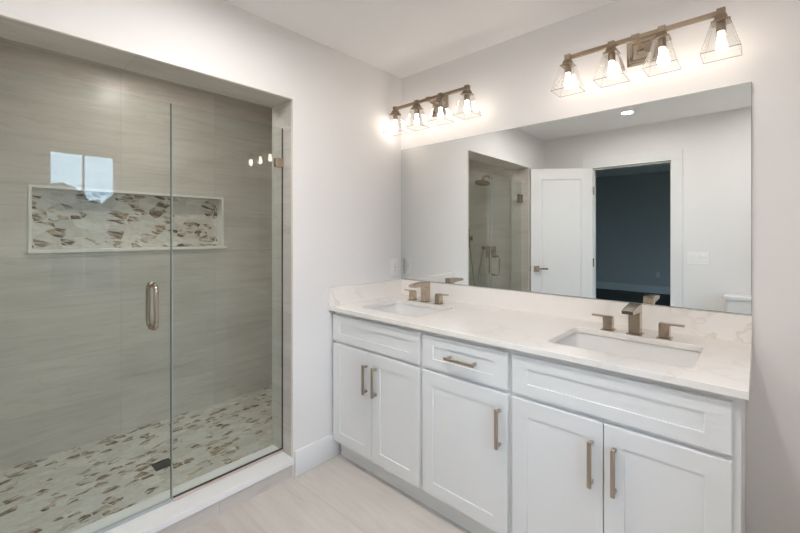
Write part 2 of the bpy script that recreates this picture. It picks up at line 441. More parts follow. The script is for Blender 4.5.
# niche: frame, sill and mosaic back
ni = thing('shower_niche', (SX, (NY0+NY1)/2, NZ0), 'long recessed shower niche with white frame and marble leaf mosaic', 'shower niche')
obj('mosaic_back', box(SX-ND, SX-ND+0.008, NY0, NY1, NZ0, NZ1), M_MOSAIC_NICHE, ni)
M_NFRAME = mat('white_stone_frame', (0.86, 0.85, 0.81), 0.25)
b = nb(); f = 0.012
add_box(b, SX-ND, SX+0.006, NY0-0.004, NY0+f, NZ0, NZ1+0.004); add_box(b, SX-ND, SX+0.006, NY1-f, NY1+0.004, NZ0, NZ1+0.004)
add_box(b, SX-ND, SX+0.006, NY0+f, NY1-f, NZ1-f, NZ1+0.004)
obj('frame', b, M_NFRAME, ni, bevel=0.001)
obj('sill', box(SX-ND, SX+0.018, NY0-0.008, NY1+0.022, NZ0-0.016, NZ0+0.004), M_NFRAME, ni, bevel=0.0015)

# curb
cu = thing('shower_curb', (0, (OY0+OY1)/2, 0), 'low shower curb with white stone top and beige tile face', 'shower curb', kind='structure')
obj('curb_face', box(-0.19, 0.0, OY1, OY0, 0.0, 0.078), M_TILE_FRONT, cu)
M_CURBTOP = mat('white_curb_stone', (0.90, 0.885, 0.87), 0.22)
obj('curb_slab', box(-0.20, 0.017, OY1+0.001, OY0-0.001, 0.078, 0.108), M_CURBTOP, cu, bevel=0.002)

# right wall with window
WY0, WY1, WZ0, WZ1 = -1.655, -1.145, 0.80, 2.075
struct('wall_right', wall_yz(RX, RX+0.12, FY-0.12, 0.1, -0.1, ZC, [(WY0, WY1, WZ0, WZ1)]), M_WALL, 'white wall with the window')
wi = thing('window_1', (RX, (WY0+WY1)/2, WZ0), 'narrow white double hung window', None, kind='structure')
b = nb()
for y0, y1, z0, z1 in ((WY0-0.07, WY0, WZ0, WZ1), (WY1, WY1+0.07, WZ0, WZ1), (WY0-0.07, WY1+0.07, WZ1, WZ1+0.08), (WY0-0.09, WY1+0.09, WZ0-0.03, WZ0), (WY0-0.07, WY1+0.07, WZ0-0.1, WZ0-0.03)):
    add_box(b, RX-0.018, RX, y0, y1, z0, z1, bev=0.002)
obj('window_casing', b, M_TRIM, wi)
ZM = 1.40
for nm, z0, z1, x in (('upper_sash', ZM-0.02, WZ1, RX+0.075), ('lower_sash', WZ0, ZM+0.02, RX+0.045)):
    b = nb(); yc = (WY0+WY1)/2
    add_box(b, x, x+0.03, WY0, WY0+0.035, z0, z1); add_box(b, x, x+0.03, WY1-0.035, WY1, z0, z1)
    add_box(b, x, x+0.03, WY0+0.035, WY1-0.035, z0, z0+0.04); add_box(b, x, x+0.03, WY0+0.035, WY1-0.035, z1-0.04, z1)
    add_box(b, x+0.006, x+0.024, yc-0.009, yc+0.009, z0+0.04, z1-0.04)
    s_ = obj(nm, b, M_TRIM, wi)
    obj('pane', box(x+0.013, x+0.017, WY0+0.03, WY1-0.03, z0+0.035, z1-0.035), M_PANE, s_)

# door wall, casing, door
DX0, DX1, DZ = 0.535, 1.252, 2.045
struct('wall_front', wall_xz(FY-0.12, FY, SX-0.1, RX+0.12, -0.1, ZC, [(DX0-0.015, DX1+0.015, -0.001, DZ+0.015)]), M_WALL, 'white wall with the bedroom doorway')
b = nb()
for fy0, fy1 in ((FY, FY+0.018), (FY-0.138, FY-0.12)):
    add_box(b, DX0-0.095, DX0, fy0, fy1, 0.0, DZ, bev=0.002); add_box(b, DX1, DX1+0.095, fy0, fy1, 0.0, DZ, bev=0.002)
    add_box(b, DX0-0.095, DX1+0.095, fy0, fy1, DZ, DZ+0.095, bev=0.002)
add_box(b, DX0-0.015, DX0, FY-0.12, FY, 0.0, DZ); add_box(b, DX1, DX1+0.015, FY-0.12, FY, 0.0, DZ); add_box(b, DX0-0.015, DX1+0.015, FY-0.12, FY, DZ, DZ+0.015)
add_box(b, DX0, DX0+0.012, FY-0.08, FY-0.045, 0.0, DZ); add_box(b, DX1-0.012, DX1, FY-0.08, FY-0.045, 0.0, DZ); add_box(b, DX0+0.012, DX1-0.012, FY-0.08, FY-0.045, DZ-0.012, DZ)
struct('trim_2', b, M_TRIM, 'white casing of the bedroom doorway')

def shaker(w, h, th, rail, recess, M=None, slope=0.004, back=True, railz=None):
    """panel in local xz, front face at y = 0 facing -Y, thickness behind; lower-left corner at the origin"""
    t = bmesh.new()
    rz = rail if railz is None else railz
    def loop(a, y, c=None):
        c = a if c is None else c
        return [t.verts.new(p) for p in ((a, y, c), (w-a, y, c), (w-a, y, h-c), (a, y, h-c))]
    e = 0.0018
    L = [loop(0, th), loop(0, e), loop(e, 0), loop(rail, 0, rz), loop(rail+slope, recess, rz+slope)]
    for A, B in zip(L, L[1:]):
        for k in range(4): t.faces.new((A[k], A[(k+1) % 4], B[(k+1) % 4], B[k]))
    t.faces.new(L[-1])
    if back:
        t.faces.new(list(reversed(L[0])))
    bmesh.ops.recalc_face_normals(t, faces=list(t.faces))
    bm = nb(); merge(bm, t, M); return bm

# open door leaf, hinged on the left jamb of the doorway (turned into the room)
HX, HY = 0.548, FY+0.026
ang = math.atan2(-2.10-HY, 0.03-HX)
dr = thing('door_1', (HX, HY, 0), 'white panelled bedroom door standing open into the room', None, rz=ang, kind='structure')
LW, LH, LT = 0.657, 2.035, 0.035
# local x runs along the leaf; its room side (seen in the mirror) faces local -Y
b = shaker(LW, LH, LT/2, 0.115, 0.009, Matrix.Translation((0, 0, 0.012)), 0.012)
b2 = shaker(LW, LH, LT/2, 0.115, 0.009, Matrix.Translation((LW, LT, 0.012)) @ Matrix.Rotation(PI, 4, 'Z'), 0.012)
me = bpy.data.meshes.new('t'); b2.to_mesh(me); b2.free(); b.from_mesh(me)
obj('leaf', b, M_TRIM, dr, local=True)
for side, y0, sg in ((0, 0.0, -1), (1, LT, 1)):
    b = nb(); xr = LW-0.06; z = 0.95
    add_box(b, xr-0.03, xr+0.03, min(y0, y0+sg*0.009), max(y0, y0+sg*0.009), z-0.03, z+0.03, bev=0.0015)
    add_tube(b, [(xr, y0+sg*0.006, z), (xr, y0+sg*0.042, z)], 0.011)
    add_box(b, xr-0.115, xr+0.012, min(y0+sg*0.034, y0+sg*0.045), max(y0+sg*0.034, y0+sg*0.045), z-0.010, z+0.010, bev=0.003)
    obj('lever_handle', b, M_NICKEL, dr, local=True)
obj('latch_plate', box(LW-0.001, LW+0.0015, 0.006, LT-0.006, 0.92, 0.98), M_NICKEL, dr, local=True)
for z in (0.25, 1.02, 1.8):
    b = nb(); add_tube(b, [(-0.006, -0.004, z-0.045), (-0.006, -0.004, z+0.045)], 0.006, 10)
    obj('hinge', b, M_NICKEL, dr, local=True)

# baseboards (stepped top)
def baseboard(name, x0, x1, y0, y1, inx, iny, label):
    b = nb(); add_box(b, x0, x1, y0, y1, 0.0, 0.14, bev=0.004, seg=2)
    return struct(name, b, M_TRIM, label)
baseboard('baseboard_left', 0.0, 0.015, OY0+0.010, -0.567, 1, 0, 'white baseboard between shower and vanity')
baseboard('baseboard_far_left', 0.0, 0.015, FY+0.02, OY1-0.012, 1, 0, 'white baseboard beyond the shower')
baseboard('baseboard_back', MX+0.002, RX, -0.015, 0.0, 0, -1, 'white baseboard right of the vanity')
baseboard('baseboard_right', RX-0.015, RX, FY+0.015, -0.015, -1, 0, 'white baseboard under the window')
baseboard('baseboard_front', DX1+0.097, RX, FY, FY+0.015, 0, 1, 'white baseboard behind the toilet')

# bedroom beyond the doorway
BZ = 2.72; B0, B1, BY = -1.6, 3.6, -8.3
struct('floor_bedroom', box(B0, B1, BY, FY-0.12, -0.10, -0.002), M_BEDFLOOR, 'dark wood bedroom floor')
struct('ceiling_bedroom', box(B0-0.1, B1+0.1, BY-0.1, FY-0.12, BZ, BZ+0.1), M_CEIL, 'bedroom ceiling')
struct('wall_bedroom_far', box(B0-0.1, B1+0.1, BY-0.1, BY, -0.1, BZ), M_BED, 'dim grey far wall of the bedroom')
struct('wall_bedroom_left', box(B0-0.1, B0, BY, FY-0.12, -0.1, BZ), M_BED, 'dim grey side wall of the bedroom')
struct('wall_bedroom_right', wall_yz(B1, B1+0.1, BY, FY-0.12, -0.1, BZ, [(-6.6, -5.6, 0.8, 2.1)]), M_BED, 'bedroom side wall with an added opening that lets sky light in')  # unseen opening added so that the sky dimly lights the bedroom
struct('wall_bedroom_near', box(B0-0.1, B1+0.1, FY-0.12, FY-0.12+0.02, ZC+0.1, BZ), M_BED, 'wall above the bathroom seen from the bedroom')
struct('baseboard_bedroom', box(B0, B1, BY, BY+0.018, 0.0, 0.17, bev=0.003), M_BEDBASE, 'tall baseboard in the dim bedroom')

# outside: lawn and bare trees
M_LAWN = mat('winter_lawn', (0.16, 0.17, 0.09), 0.9); t = NT(M_LAWN)
t.base(t.mix(t.noise(t.coord((('X', 1, 0), ('Y', 1, 0), None)), 0.8, 5), (0.10, 0.12, 0.05), (0.22, 0.20, 0.12)))
struct('ground', box(2.6, 200, -150, 150, -3.4, -3.2), M_LAWN, 'winter lawn outside the window')
M_BARK = mat('grey_bark', (0.10, 0.09, 0.085), 0.9)
def grow(bm, p, d, L, r, depth):
    q = p + d*L
    add_tube(bm, [p, (p+q)/2 + Vector((random.uniform(-.05, .05)*L, random.uniform(-.05, .05)*L, 0)), q], [r, r*0.85, r*0.65], 5, cap=False)
    if depth == 0: return
    for k in range(3 if depth > 1 else 4):
        nd = (d + Vector((random.uniform(-1, 1), random.uniform(-1, 1), random.uniform(-0.15, 0.8)))*0.75).normalized()
        grow(bm, p + d*L*random.uniform(0.6, 1.0), nd, L*random.uniform(0.55, 0.8), r*0.6, depth-1)
for k in range(7):
    b = nb(); x, y = random.uniform(13, 22), -9.6 + k*3.1
    grow(b, Vector((x, y, -3.2)), Vector((0, 0, 1)), random.uniform(1.9, 2.5), 0.13, 4)
    tag(obj('bare_tree', b, M_BARK), 'bare winter tree on the lawn outside the window', 'tree', 'trees outside the window')

M_WOOD = mat('distant_winter_woods', (0.07, 0.065, 0.062), 1.0)
b = nb(); n = 120; rows = []
for i in range(9):
    rows.append([b.verts.new((34 + i*1.6 + random.uniform(-.5, .5), -42 + 84*k/n, -3.25 + (math.sin(PI*i/8)**0.6)*(7.7 + 0.35*math.sin(k*0.23) + 0.3*math.sin(k*0.71+1)) + (random.uniform(-.5, .9) if 0 < i < 8 else 0))) for k in range(n+1)])
for r0, r1 in zip(rows, rows[1:]):
    for k in range(n): b.faces.new((r0[k], r0[k+1], r1[k+1], r1[k]))
tag(obj('distant_woodland', b, M_WOOD), 'dark winter woods far beyond the window', 'woodland', kind='stuff')

# ------------------------------------------------------------------ vanity cabinets
YF = -0.605      # face-frame front
YD = -0.625      # door front
def bar_pull(parent, x, z, L, vertical, name='pull'):
    b = nb(); h = L/2
    if vertical:
        add_box(b, x-0.0065, x+0.0065, YD-0.036, YD-0.026, z-h, z+h, bev=0.0012)
        for s in (-1, 1): add_box(b, x-0.005, x+0.005, YD-0.028, YD, z+s*(h-0.012)-0.005, z+s*(h-0.012)+0.005)
    else:
        add_box(b, x-h, x+h, YD-0.036, YD-0.026, z-0.0065, z+0.0065, bev=0.0012)
        for s in (-1, 1): add_box(b, x+s*(h-0.012)-0.005, x+s*(h-0.012)+0.005, YD-0.028, YD, z-0.005, z+0.005)
    return obj(name, b, M_PULL, parent)

def carcass(c, x0, x1, end_panel=None):
    b = nb(); t = 0.016; zb, zt = 0.105, 0.878
    add_box(b, x0, x0+t, YF+0.018, -0.004, zb, zt); add_box(b, x1-t, x1, YF+0.018, -0.004, zb, zt)
    add_box(b, x0+t, x1-t, YF+0.018, -0.012, zb, zb+t); add_box(b, x0+t, x1-t, -0.012, -0.004, zb, zt)
    obj('body', b, M_CAB, c)
    b = nb(); w = 0.030
    add_box(b, x0, x0+w, YF, YF+0.018, zb, zt); add_box(b, x1-w, x1, YF, YF+0.018, zb, zt)
    for z0, z1 in ((zb, zb+0.03), (0.68, 0.715), (0.845, zt)): add_box(b, x0+w, x1-w, YF, YF+0.018, z0, z1)
    obj('face_frame', b, M_CAB, c)
    obj('toe_kick', box(x0, x1, -0.566, -0.552, 0.0, 0.105), M_CAB, c)

def front(name, c, x0, x1, z0, z1, rail, railz=None):
    return obj(name, shaker(x1-x0, z1-z0, 0.0195, rail, 0.0045, Matrix.Translation((x0, YD, z0)), 0.0010, True, railz), M_CAB, c)

ZD0, ZD1, ZR0, ZR1 = 0.113, 0.688, 0.705, 0.855
def sink_cabinet(x0, x1, d0, ds, d1, label):
    c = thing('sink_cabinet', ((x0+x1)/2, -0.30, 0), label, 'cabinet', 'white vanity cabinets')
    carcass(c, x0, x1)
    front('false_drawer_front', c, d0, d1, ZR0, ZR1, 0.062, 0.045)
    for a, bx, px in ((d0, ds-0.0015, ds-0.036), (ds+0.0015, d1, ds+0.036)):
        d = front('door', c, a, bx, ZD0, ZD1, 0.062)
        bar_pull(d, px, 0.548, 0.158, True)
    return c
sink_cabinet(0.018, 0.692, 0.022, 0.353, 0.683, 'white shaker sink cabinet in the corner beside the shower wall')
c = thing('drawer_cabinet', (0.92, -0.30, 0), 'narrow white cabinet with one drawer, between the two sink cabinets', 'cabinet', 'white vanity cabinets')
carcass(c, 0.693, 1.149)
d = front('drawer', c, 0.703, 1.139, ZR0, ZR1, 0.062, 0.045); bar_pull(d, 0.928, 0.779, 0.155, False)
d = front('door', c, 0.703, 1.139, ZD0, ZD1, 0.062); bar_pull(d, 1.107, 0.55, 0.16, True)
sink_cabinet(1.150, 1.842, 1.160, 1.492, 1.824, 'white shaker sink cabinet at the open right end of the vanity')

# ------------------------------------------------------------------ countertop, splashes, sinks
YC = -0.645
SINKS = [(0.366, 0.223), (1.490, 0.235)]; SKY0, SKY1 = -0.528, -0.185
outer = [(0.002, YC), (MX, YC), (MX, -0.002), (0.002, -0.002)]
holes = [rrect(x-h, x+h, SKY0, SKY1, 0.035, 6) for x, h in SINKS]
tag(obj('countertop', add_plate(nb(), outer, holes, 0.8785, CT), M_QUARTZ, bevel=0.0015), 'long cream quartz countertop with two sink cutouts on white cabinets', 'countertop')
tag(obj('backsplash', box(0.002, MX, -0.022, -0.002, CT+0.0003, 1.0105), M_SPLASH, bevel=0.0012), 'low cream quartz backsplash strip along the wall under the mirror', 'backsplash')
tag(obj('side_splash', box(0.002, 0.022, YC, -0.0225, CT+0.0003, 1.0105), M_SPLASH, bevel=0.0012), 'short cream quartz side splash against the left wall', 'backsplash')

def sink(x, h, label):
    s = thing('sink', (x, (SKY0+SKY1)/2, 0.74), label, 'sink', 'undermount sinks')
    g = 0.010; zt = 0.8778; b = nb()
    def L(d, z, r): return [(p[0], p[1], z) for p in rrect(x-h+d, x+h-d, SKY0+d, SKY1-d, r, 6)]
    loops = [L(-0.020, zt-0.012, 0.05), L(-0.020, zt, 0.05), L(-g, zt, 0.04), L(-g+0.003, zt-0.006, 0.04), L(0.004, zt-0.085, 0.045), L(0.016, zt-0.115, 0.05), L(0.045, zt-0.128, 0.06), L(0.12, zt-0.132, 0.03),
             ]
    add_loft(b, loops, cap1=True)
    # outside shell
    o2 = [L(-0.020, zt-0.012, 0.05), L(-0.008, zt-0.014, 0.045), L(-0.006, zt-0.09, 0.05), L(0.04, zt-0.142, 0.06)]
    add_loft(b, o2, cap1=True)
    bmesh.ops.recalc_face_normals(b, faces=list(b.faces))
    obj('basin', b, M_PORC, s, smooth=50)
    b = nb(); yc = (SKY0+SKY1)/2 + 0.02; zb = zt-0.132
    add_lathe(b, [(0, zb+0.003), (0.018, zb+0.004), (0.024, zb+0.002), (0.024, zb-0.0005), (0, zb-0.0005)], x, yc)
    obj('drain', b, M_NICKEL, s)
sink(*SINKS[0], 'white undermount sink in the countertop beside the left wall')
sink(*SINKS[1], 'white undermount sink near the open right end of the countertop')

# ------------------------------------------------------------------ faucets
def faucet(x, y, label):
    f = thing('faucet', (x, y, CT), label, 'faucet', 'brushed nickel faucets')
    b = nb()
    add_box(b, x-0.029, x+0.029, y-0.029, y+0.029, CT, CT+0.006, bev=0.001)
    add_box(b, x-0.0215, x+0.0215, y-0.0215, y+0.0215, CT+0.006, CT+0.0958, bev=0.0015)
    obj('spout_post', b, M_NICKEL, f)
    # spout: a tapering rectangular beak, open trough on top
    t = nb(); w = 0.0215
    secs = [(y+0.0215, CT+0.096, CT+0.1285), (y-0.0215, CT+0.096, CT+0.1295), (y-0.085, CT+0.101, CT+0.125), (y-0.137, CT+0.103, CT+0.119)]
    loops = [[(x-w, yy, z0), (x+w, yy, z0), (x+w, yy, z1), (x-w, yy, z1)] for yy, z0, z1 in secs]
    add_loft(t, loops, True, True); bmesh.ops.recalc_face_normals(t, faces=list(t.faces))
    obj('spout', t, M_NICKEL, f, bevel=0.0012)
    for s in (-1, 1):
        hx = x + s*0.105; b = nb()
        add_box(b, hx-0.026, hx+0.026, y-0.026, y+0.026, CT, CT+0.005, bev=0.001)
        add_box(b, hx-0.0185, hx+0.0185, y-0.0185, y+0.0185, CT+0.005, CT+0.058, bev=0.0015)
        h = obj('handle', b, M_NICKEL, f)
        b = nb(); add_box(b, min(hx-s*0.0185, hx+s*0.067), max(hx-s*0.0185, hx+s*0.067), y-0.011, y+0.011, CT+0.057, CT+0.064, bev=0.001)
        obj('lever', b, M_NICKEL, h)
    return f
FA = faucet(0.330, -0.137, 'brushed nickel widespread faucet behind the sink beside the left wall')
fb = copy_tree(FA); fb.location = (1.490, -0.150, CT)
fb['label'] = 'brushed nickel widespread faucet behind the sink near the right end of the counter'

# ------------------------------------------------------------------ mirror
mi = thing('wall_mirror', (MX/2, -0.003, 1.0125), 'wide frameless wall mirror above the backsplash', 'mirror')
b = nb(); add_box(b, 0.0025, MX, -0.0062, -0.001, 1.0125, 1.926)
obj('glass_edge', b, M_MIRROREDGE, mi)
t = nb(); vs = [t.verts.new(p) for p in ((0.0045, -0.0066, 1.0145), (MX-0.002, -0.0066, 1.0145), (MX-0.002, -0.0066, 1.924), (0.0045, -0.0066, 1.924))]
vb = [t.verts.new((v.co.x, -0.0062, v.co.z)) for v in vs]
t.faces.new(vs)
for k in range(4): t.faces.new((vs[k], vb[k], vb[(k+1) % 4], vs[(k+1) % 4]))
bmesh.ops.recalc_face_normals(t, faces=list(t.faces))
obj('reflective_face', t, M_MIRROR, mi)

# ------------------------------------------------------------------ vanity lights
LY, LZ = -0.13, 2.177
def vanity_light(xc, label):
    v = thing('vanity_light', (xc, 0, 2.16), label, 'wall light', 'four lamp vanity lights')
    b = nb()
    # stepped square back plate with a raised pyramid
    add_box(b, xc-0.062, xc+0.062, -0.010, -0.0005, 2.103, 2.227, bev=0.003)
    add_box(b, xc-0.050, xc+0.050, -0.016, -0.008, 2.115, 2.215, bev=0.003)
    t = nb(); lo = [(p[0], -0.016, p[1]) for p in ((xc-.036, 2.129), (xc+.036, 2.129), (xc+.036, 2.201), (xc-.036, 2.201))]
    hi = [(p[0], -0.040, p[1]) for p in ((xc-.014, 2.151), (xc+.014, 2.151), (xc+.014, 2.179), (xc-.014, 2.179))]
    add_loft(t, [lo, hi], False, True); bmesh.ops.recalc_face_normals(t, faces=list(t.faces)); merge(b, t)
    obj('back_plate', b, M_NICKEL, v)
    b = nb(); add_tube(b, [(xc, -0.038, 2.165), (xc, -0.100, 2.165), (xc, LY, LZ)], 0.008, 12)
    obj('arm', b, M_LIGHTBAR, v)
    b = nb(); add_box(b, xc-0.298, xc+0.298, LY-0.0085, LY+0.0085, LZ-0.0085, LZ+0.0085, bev=0.001)
    add_box(b, xc-0.016, xc+0.016, LY-0.0125, LY+0.0125, LZ-0.0125, LZ+0.0125, bev=0.0015)
    obj('bar', b, M_LIGHTBAR, v)
    for k in range(4):
        x = xc + (k-1.5)*0.190; b = nb()
        add_box(b, x-0.0135, x+0.0135, LY-0.0135, LY+0.0135, LZ-0.012, LZ+0.0145, bev=0.0015)
        def sq(h, z): return [(x-h, LY-h, z), (x+h, LY-h, z), (x+h, LY+h, z), (x-h, LY+h, z)]
        t = nb(); add_loft(t, [sq(0.0135, LZ-0.010), sq(0.017, LZ-0.014), sq(0.021, LZ-0.030), sq(0.029, LZ-0.036), sq(0.029, LZ-0.040)], True, True)
        bmesh.ops.recalc_face_normals(t, faces=list(t.faces)); merge(b, t)
        h = obj('lamp_holder', b, M_LIGHTBAR, v)
        b = nb(); add_tube(b, [(x, LY, LZ-0.040), (x, LY, LZ-0.074)], 0.0155, 16)
        obj('socket', b, M_LIGHTBAR, h)
        # glass pyramid with thickness, open below
        t = nb(); z0, z1 = LZ-0.0405, 2.016; g = 0.003
        add_loft(t, [sq(0.004, z0-g), sq(0.028-g, z0-g), sq(0.060-g, z1), sq(0.060, z1), sq(0.028, z0), sq(0.004, z0)])
        bmesh.ops.recalc_face_normals(t, faces=list(t.faces))
        obj('glass_shade', t, M_SHADE, h)
        b = nb(); q0 = sq(0.0275, z0); q1 = sq(0.0592, z1+0.001)
        for a in range(4):
            add_tube(b, [q1[a], q1[(a+1) % 4]], 0.0014, 6); add_tube(b, [q0[a], q1[a]], 0.0006, 5)
        obj('glass_edges', b, M_RIM, h)
        b = nb(); zc = LZ-0.126
        add_lathe(b, [(0.0, zc-0.022), (0.008, zc-0.0205), (0.014, zc-0.015), (0.0165, zc-0.006), (0.0165, zc+0.004), (0.014, zc+0.016), (0.011, zc+0.028), (0.010, zc+0.0515), (0.0, zc+0.0515)], x, LY, 20)
        obj('bulb', b, M_BULB, h)
    return v
VL = vanity_light(0.348, 'nickel vanity light with four clear glass shades, in the corner beside the left wall')
vb_ = copy_tree(VL); vb_.location = (1.488, 0, 2.16)
vb_['label'] = 'nickel vanity light with four clear glass shades, above the right end of the mirror'

# ------------------------------------------------------------------ shower glass and fittings
GX = -0.10; GT = 0.005
GSPLIT = -1.452; GZ1 = 1.925
def glass_sheet(y0, y1, z0, z1):
    return add_box(nb(), GX-GT, GX+GT, y0, y1, z0, z1)
fp = thing('glass_panel', (GX, (OY0+GSPLIT)/2, 0.108), 'fixed clear glass shower panel next to the white wall', 'glass panel')
obj('glass_pane', glass_sheet(GSPLIT+0.002, OY0-0.003, 0.112, GZ1), M_GLASS, fp)
b = nb(); add_box(b, GX-GT-0.0002, GX+GT+0.0002, GSPLIT+0.0012, GSPLIT+0.0035, 0.112, GZ1)
obj('polished_edge', b, mat('pale_green_glass_edge', (0.50, 0.56, 0.53), 0.12), fp)
obj('silicone_joint', box(GX-0.004, GX+0.004, OY0-0.0045, OY0-0.0005, 0.112, GZ1), M_SLOT, fp)
obj('bottom_channel', box(GX-0.0105, GX+0.0105, GSPLIT+0.004, OY0-0.001, 0.108, 0.121, bev=0.001), M_CHANNEL, fp)
obj('channel_gasket', box(GX-0.0065, GX+0.0065, GSPLIT+0.004, OY0-0.001, 0.121, 0.1232), M_SLOT, fp)
b = nb(); add_box(b, GX-0.015, GX+0.015, OY0-0.048, OY0-0.001, 1.703, 1.753, bev=0.002)
obj('wall_clamp', b, M_NICKEL, fp)

sd = thing('shower_door', (GX, (OY1+GSPLIT)/2, 0.115), 'hinged clear glass shower door with nickel pull', 'shower door')
obj('glass_pane', glass_sheet(OY1+0.006, GSPLIT-0.002, 0.122, GZ1), M_GLASS, sd)
b = nb(); add_box(b, GX-GT-0.0002, GX+GT+0.0002, GSPLIT-0.0035, GSPLIT-0.0012, 0.122, GZ1)
obj('polished_edge', b, M_GLASSEDGE, sd)
obj('door_sweep', box(GX-0.007, GX+0.007, OY1+0.01, GSPLIT-0.002, 0.110, 0.1225), M_SEAL, sd)
hy = GSPLIT-0.078
def pull_loop(sg):
    pts = []; h0, h1, r, d = 0.905, 1.118, 0.03, 0.058
    x0 = GX + sg*(GT+0.0005); x1 = GX + sg*d
    pts.append((x0, hy, h0+0.012))
    for k in range(7):
        a = PI/2*k/6; pts.append((x1 - sg*r*(1-math.sin(a)), hy, h0+0.012 + r*(1-math.cos(a))))
    for k in range(7):
        a = PI/2*k/6; pts.append((x1 - sg*r*(1-math.cos(a)), hy, h1-0.012 - r*(1-math.sin(a))))
    pts.append((x0, hy, h1-0.012)); return pts
b = nb()
for sg in (1, -1): add_tube(b, pull_loop(sg), 0.0095, 14)
for sg in (1, -1):
    for z in (0.917, 1.106): add_tube(b, [(GX+sg*GT, hy, z), (GX+sg*(GT+0.004), hy, z)], 0.013, 16)
obj('pull_handle', b, M_NICKEL, sd)
for z in (0.36, 1.73):
    b = nb(); add_box(b, GX-0.022, GX+0.022, OY1+0.001, OY1+0.007, z-0.045, z+0.045, bev=0.001)
    add_box(b, GX-0.016, GX+0.016, OY1+0.007, OY1+0.062, z-0.045, z+0.045, bev=0.0015)
    obj('hinge', b, M_NICKEL, sd)

dn = thing('floor_drain', (-0.645, -1.33, 0.004), 'square black grate drain in the mosaic shower floor', 'drain')
b = nb(); add_box(b, -0.69, -0.60, -1.375, -1.285, 0.004, 0.0055); obj('base_plate', b, M_SLOT, dn)
b = nb()
for y0, y1, x0, x1 in ((-1.375, -1.367, -0.69, -0.60), (-1.293, -1.285, -0.69, -0.60), (-1.367, -1.293, -0.69, -0.682), (-1.367, -1.293, -0.608, -0.60)): add_box(b, x0, x1, y0, y1, 0.0055, 0.008)
for k in range(6): add_box(b, -0.682, -0.608, -1.360+k*0.0115, -1.3555+k*0.0115, 0.0055, 0.0075)
obj('grate', b, M_BLACKDRAIN, dn)

sh = thing('overhead_shower', (-0.66, SY1, 1.97), 'round nickel shower head on an arm from the tiled end wall', 'shower head')
b = nb(); add_tube(b, [(-0.66, SY1+0.002, 2.06), (-0.66, SY1+0.10, 2.065), (-0.66, SY1+0.17, 2.05), (-0.66, SY1+0.205, 2.012)], 0.0105, 12)
add_lathe(b, [(0, 0), (0.03, 0), (0.03, 0.004), (0.012, 0.010), (0, 0.010)], 0, 0, 24, Matrix.Translation((-0.66, SY1, 2.06)) @ Matrix.Rotation(-PI/2, 4, 'X'))
obj('arm', b, M_NICKEL, sh)
b = nb(); add_lathe(b, [(0, 0.048), (0.014, 0.046), (0.018, 0.03), (0.08, 0.016), (0.092, 0.010), (0.092, 0.0), (0, 0.0)], 0, 0, 32, Matrix.Translation((-0.66, SY1+0.215, 1.962)) @ Matrix.Rotation(math.radians(14), 4, 'X'))
obj('spray_disc', b, M_NICKEL, sh)
vv = thing('shower_valve', (-0.66, SY1, 1.10), 'square nickel shower valve trim on the tiled end wall', 'shower valve')
b = nb(); add_box(b, -0.735, -0.585, SY1, SY1+0.007, 1.025, 1.175, bev=0.002); obj('trim_plate', b, M_NICKEL, vv)
b = nb(); add_tube(b, [(-0.66, SY1+0.006, 1.10), (-0.66, SY1+0.055, 1.10)], 0.019, 18); add_box(b, -0.667, -0.653, SY1+0.042, SY1+0.056, 1.03, 1.10, bev=0.002); obj('lever', b, M_NICKEL, vv)
hs = thing('hand_shower', (-0.95, SY1, 0.75), 'dark hand shower on its bracket with a hanging hose', 'hand shower')
b = nb(); add_box(b, -0.97, -0.93, SY1, SY1+0.012, 1.24, 1.30, bev=0.002); add_tube(b, [(-0.95, SY1+0.01, 1.27), (-0.95, SY1+0.055, 1.275)], 0.013, 14); obj('bracket', b, M_NICKEL, hs)
b = nb(); add_tube(b, [(-0.95, SY1+0.055, 1.15), (-0.95, SY1+0.057, 1.26), (-0.95, SY1+0.075, 1.34), (-0.95, SY1+0.11, 1.375)], [0.010, 0.012, 0.013, 0.016], 14)
add_lathe(b, [(0, 0.02), (0.02, 0.018), (0.045, 0.006), (0.045, 0), (0, 0)], 0, 0, 24, Matrix.Translation((-0.95, SY1+0.125, 1.368)) @ Matrix.Rotation(math.radians(-35), 4, 'X')); obj('handset', b, M_NICKEL, hs)
b = nb(); add_tube(b, [(-0.95 + 0.09*math.sin(PI*k/16)*0.9 - 0.10*k/16*0, SY1+0.045, 1.15 - 0.55*math.sin(PI*k/16)) if k <= 8 else (-0.95+0.18-0.09*math.sin(PI*k/16), SY1+0.045-0.035*(k-8)/8, 1.15 - 0.55*math.sin(PI*k/16) - 0.0*k) for k in range(17)], 0.007, 8); obj('hose', b, M_CHROME, hs)
b = nb(); add_lathe(b, [(0, 0), (0.026, 0), (0.026, 0.005), (0.012, 0.012), (0, 0.012)], 0, 0, 20, Matrix.Translation((-0.77, SY1, 1.15)) @ Matrix.Rotation(-PI/2, 4, 'X')); obj('supply_elbow', b, M_NICKEL, hs)

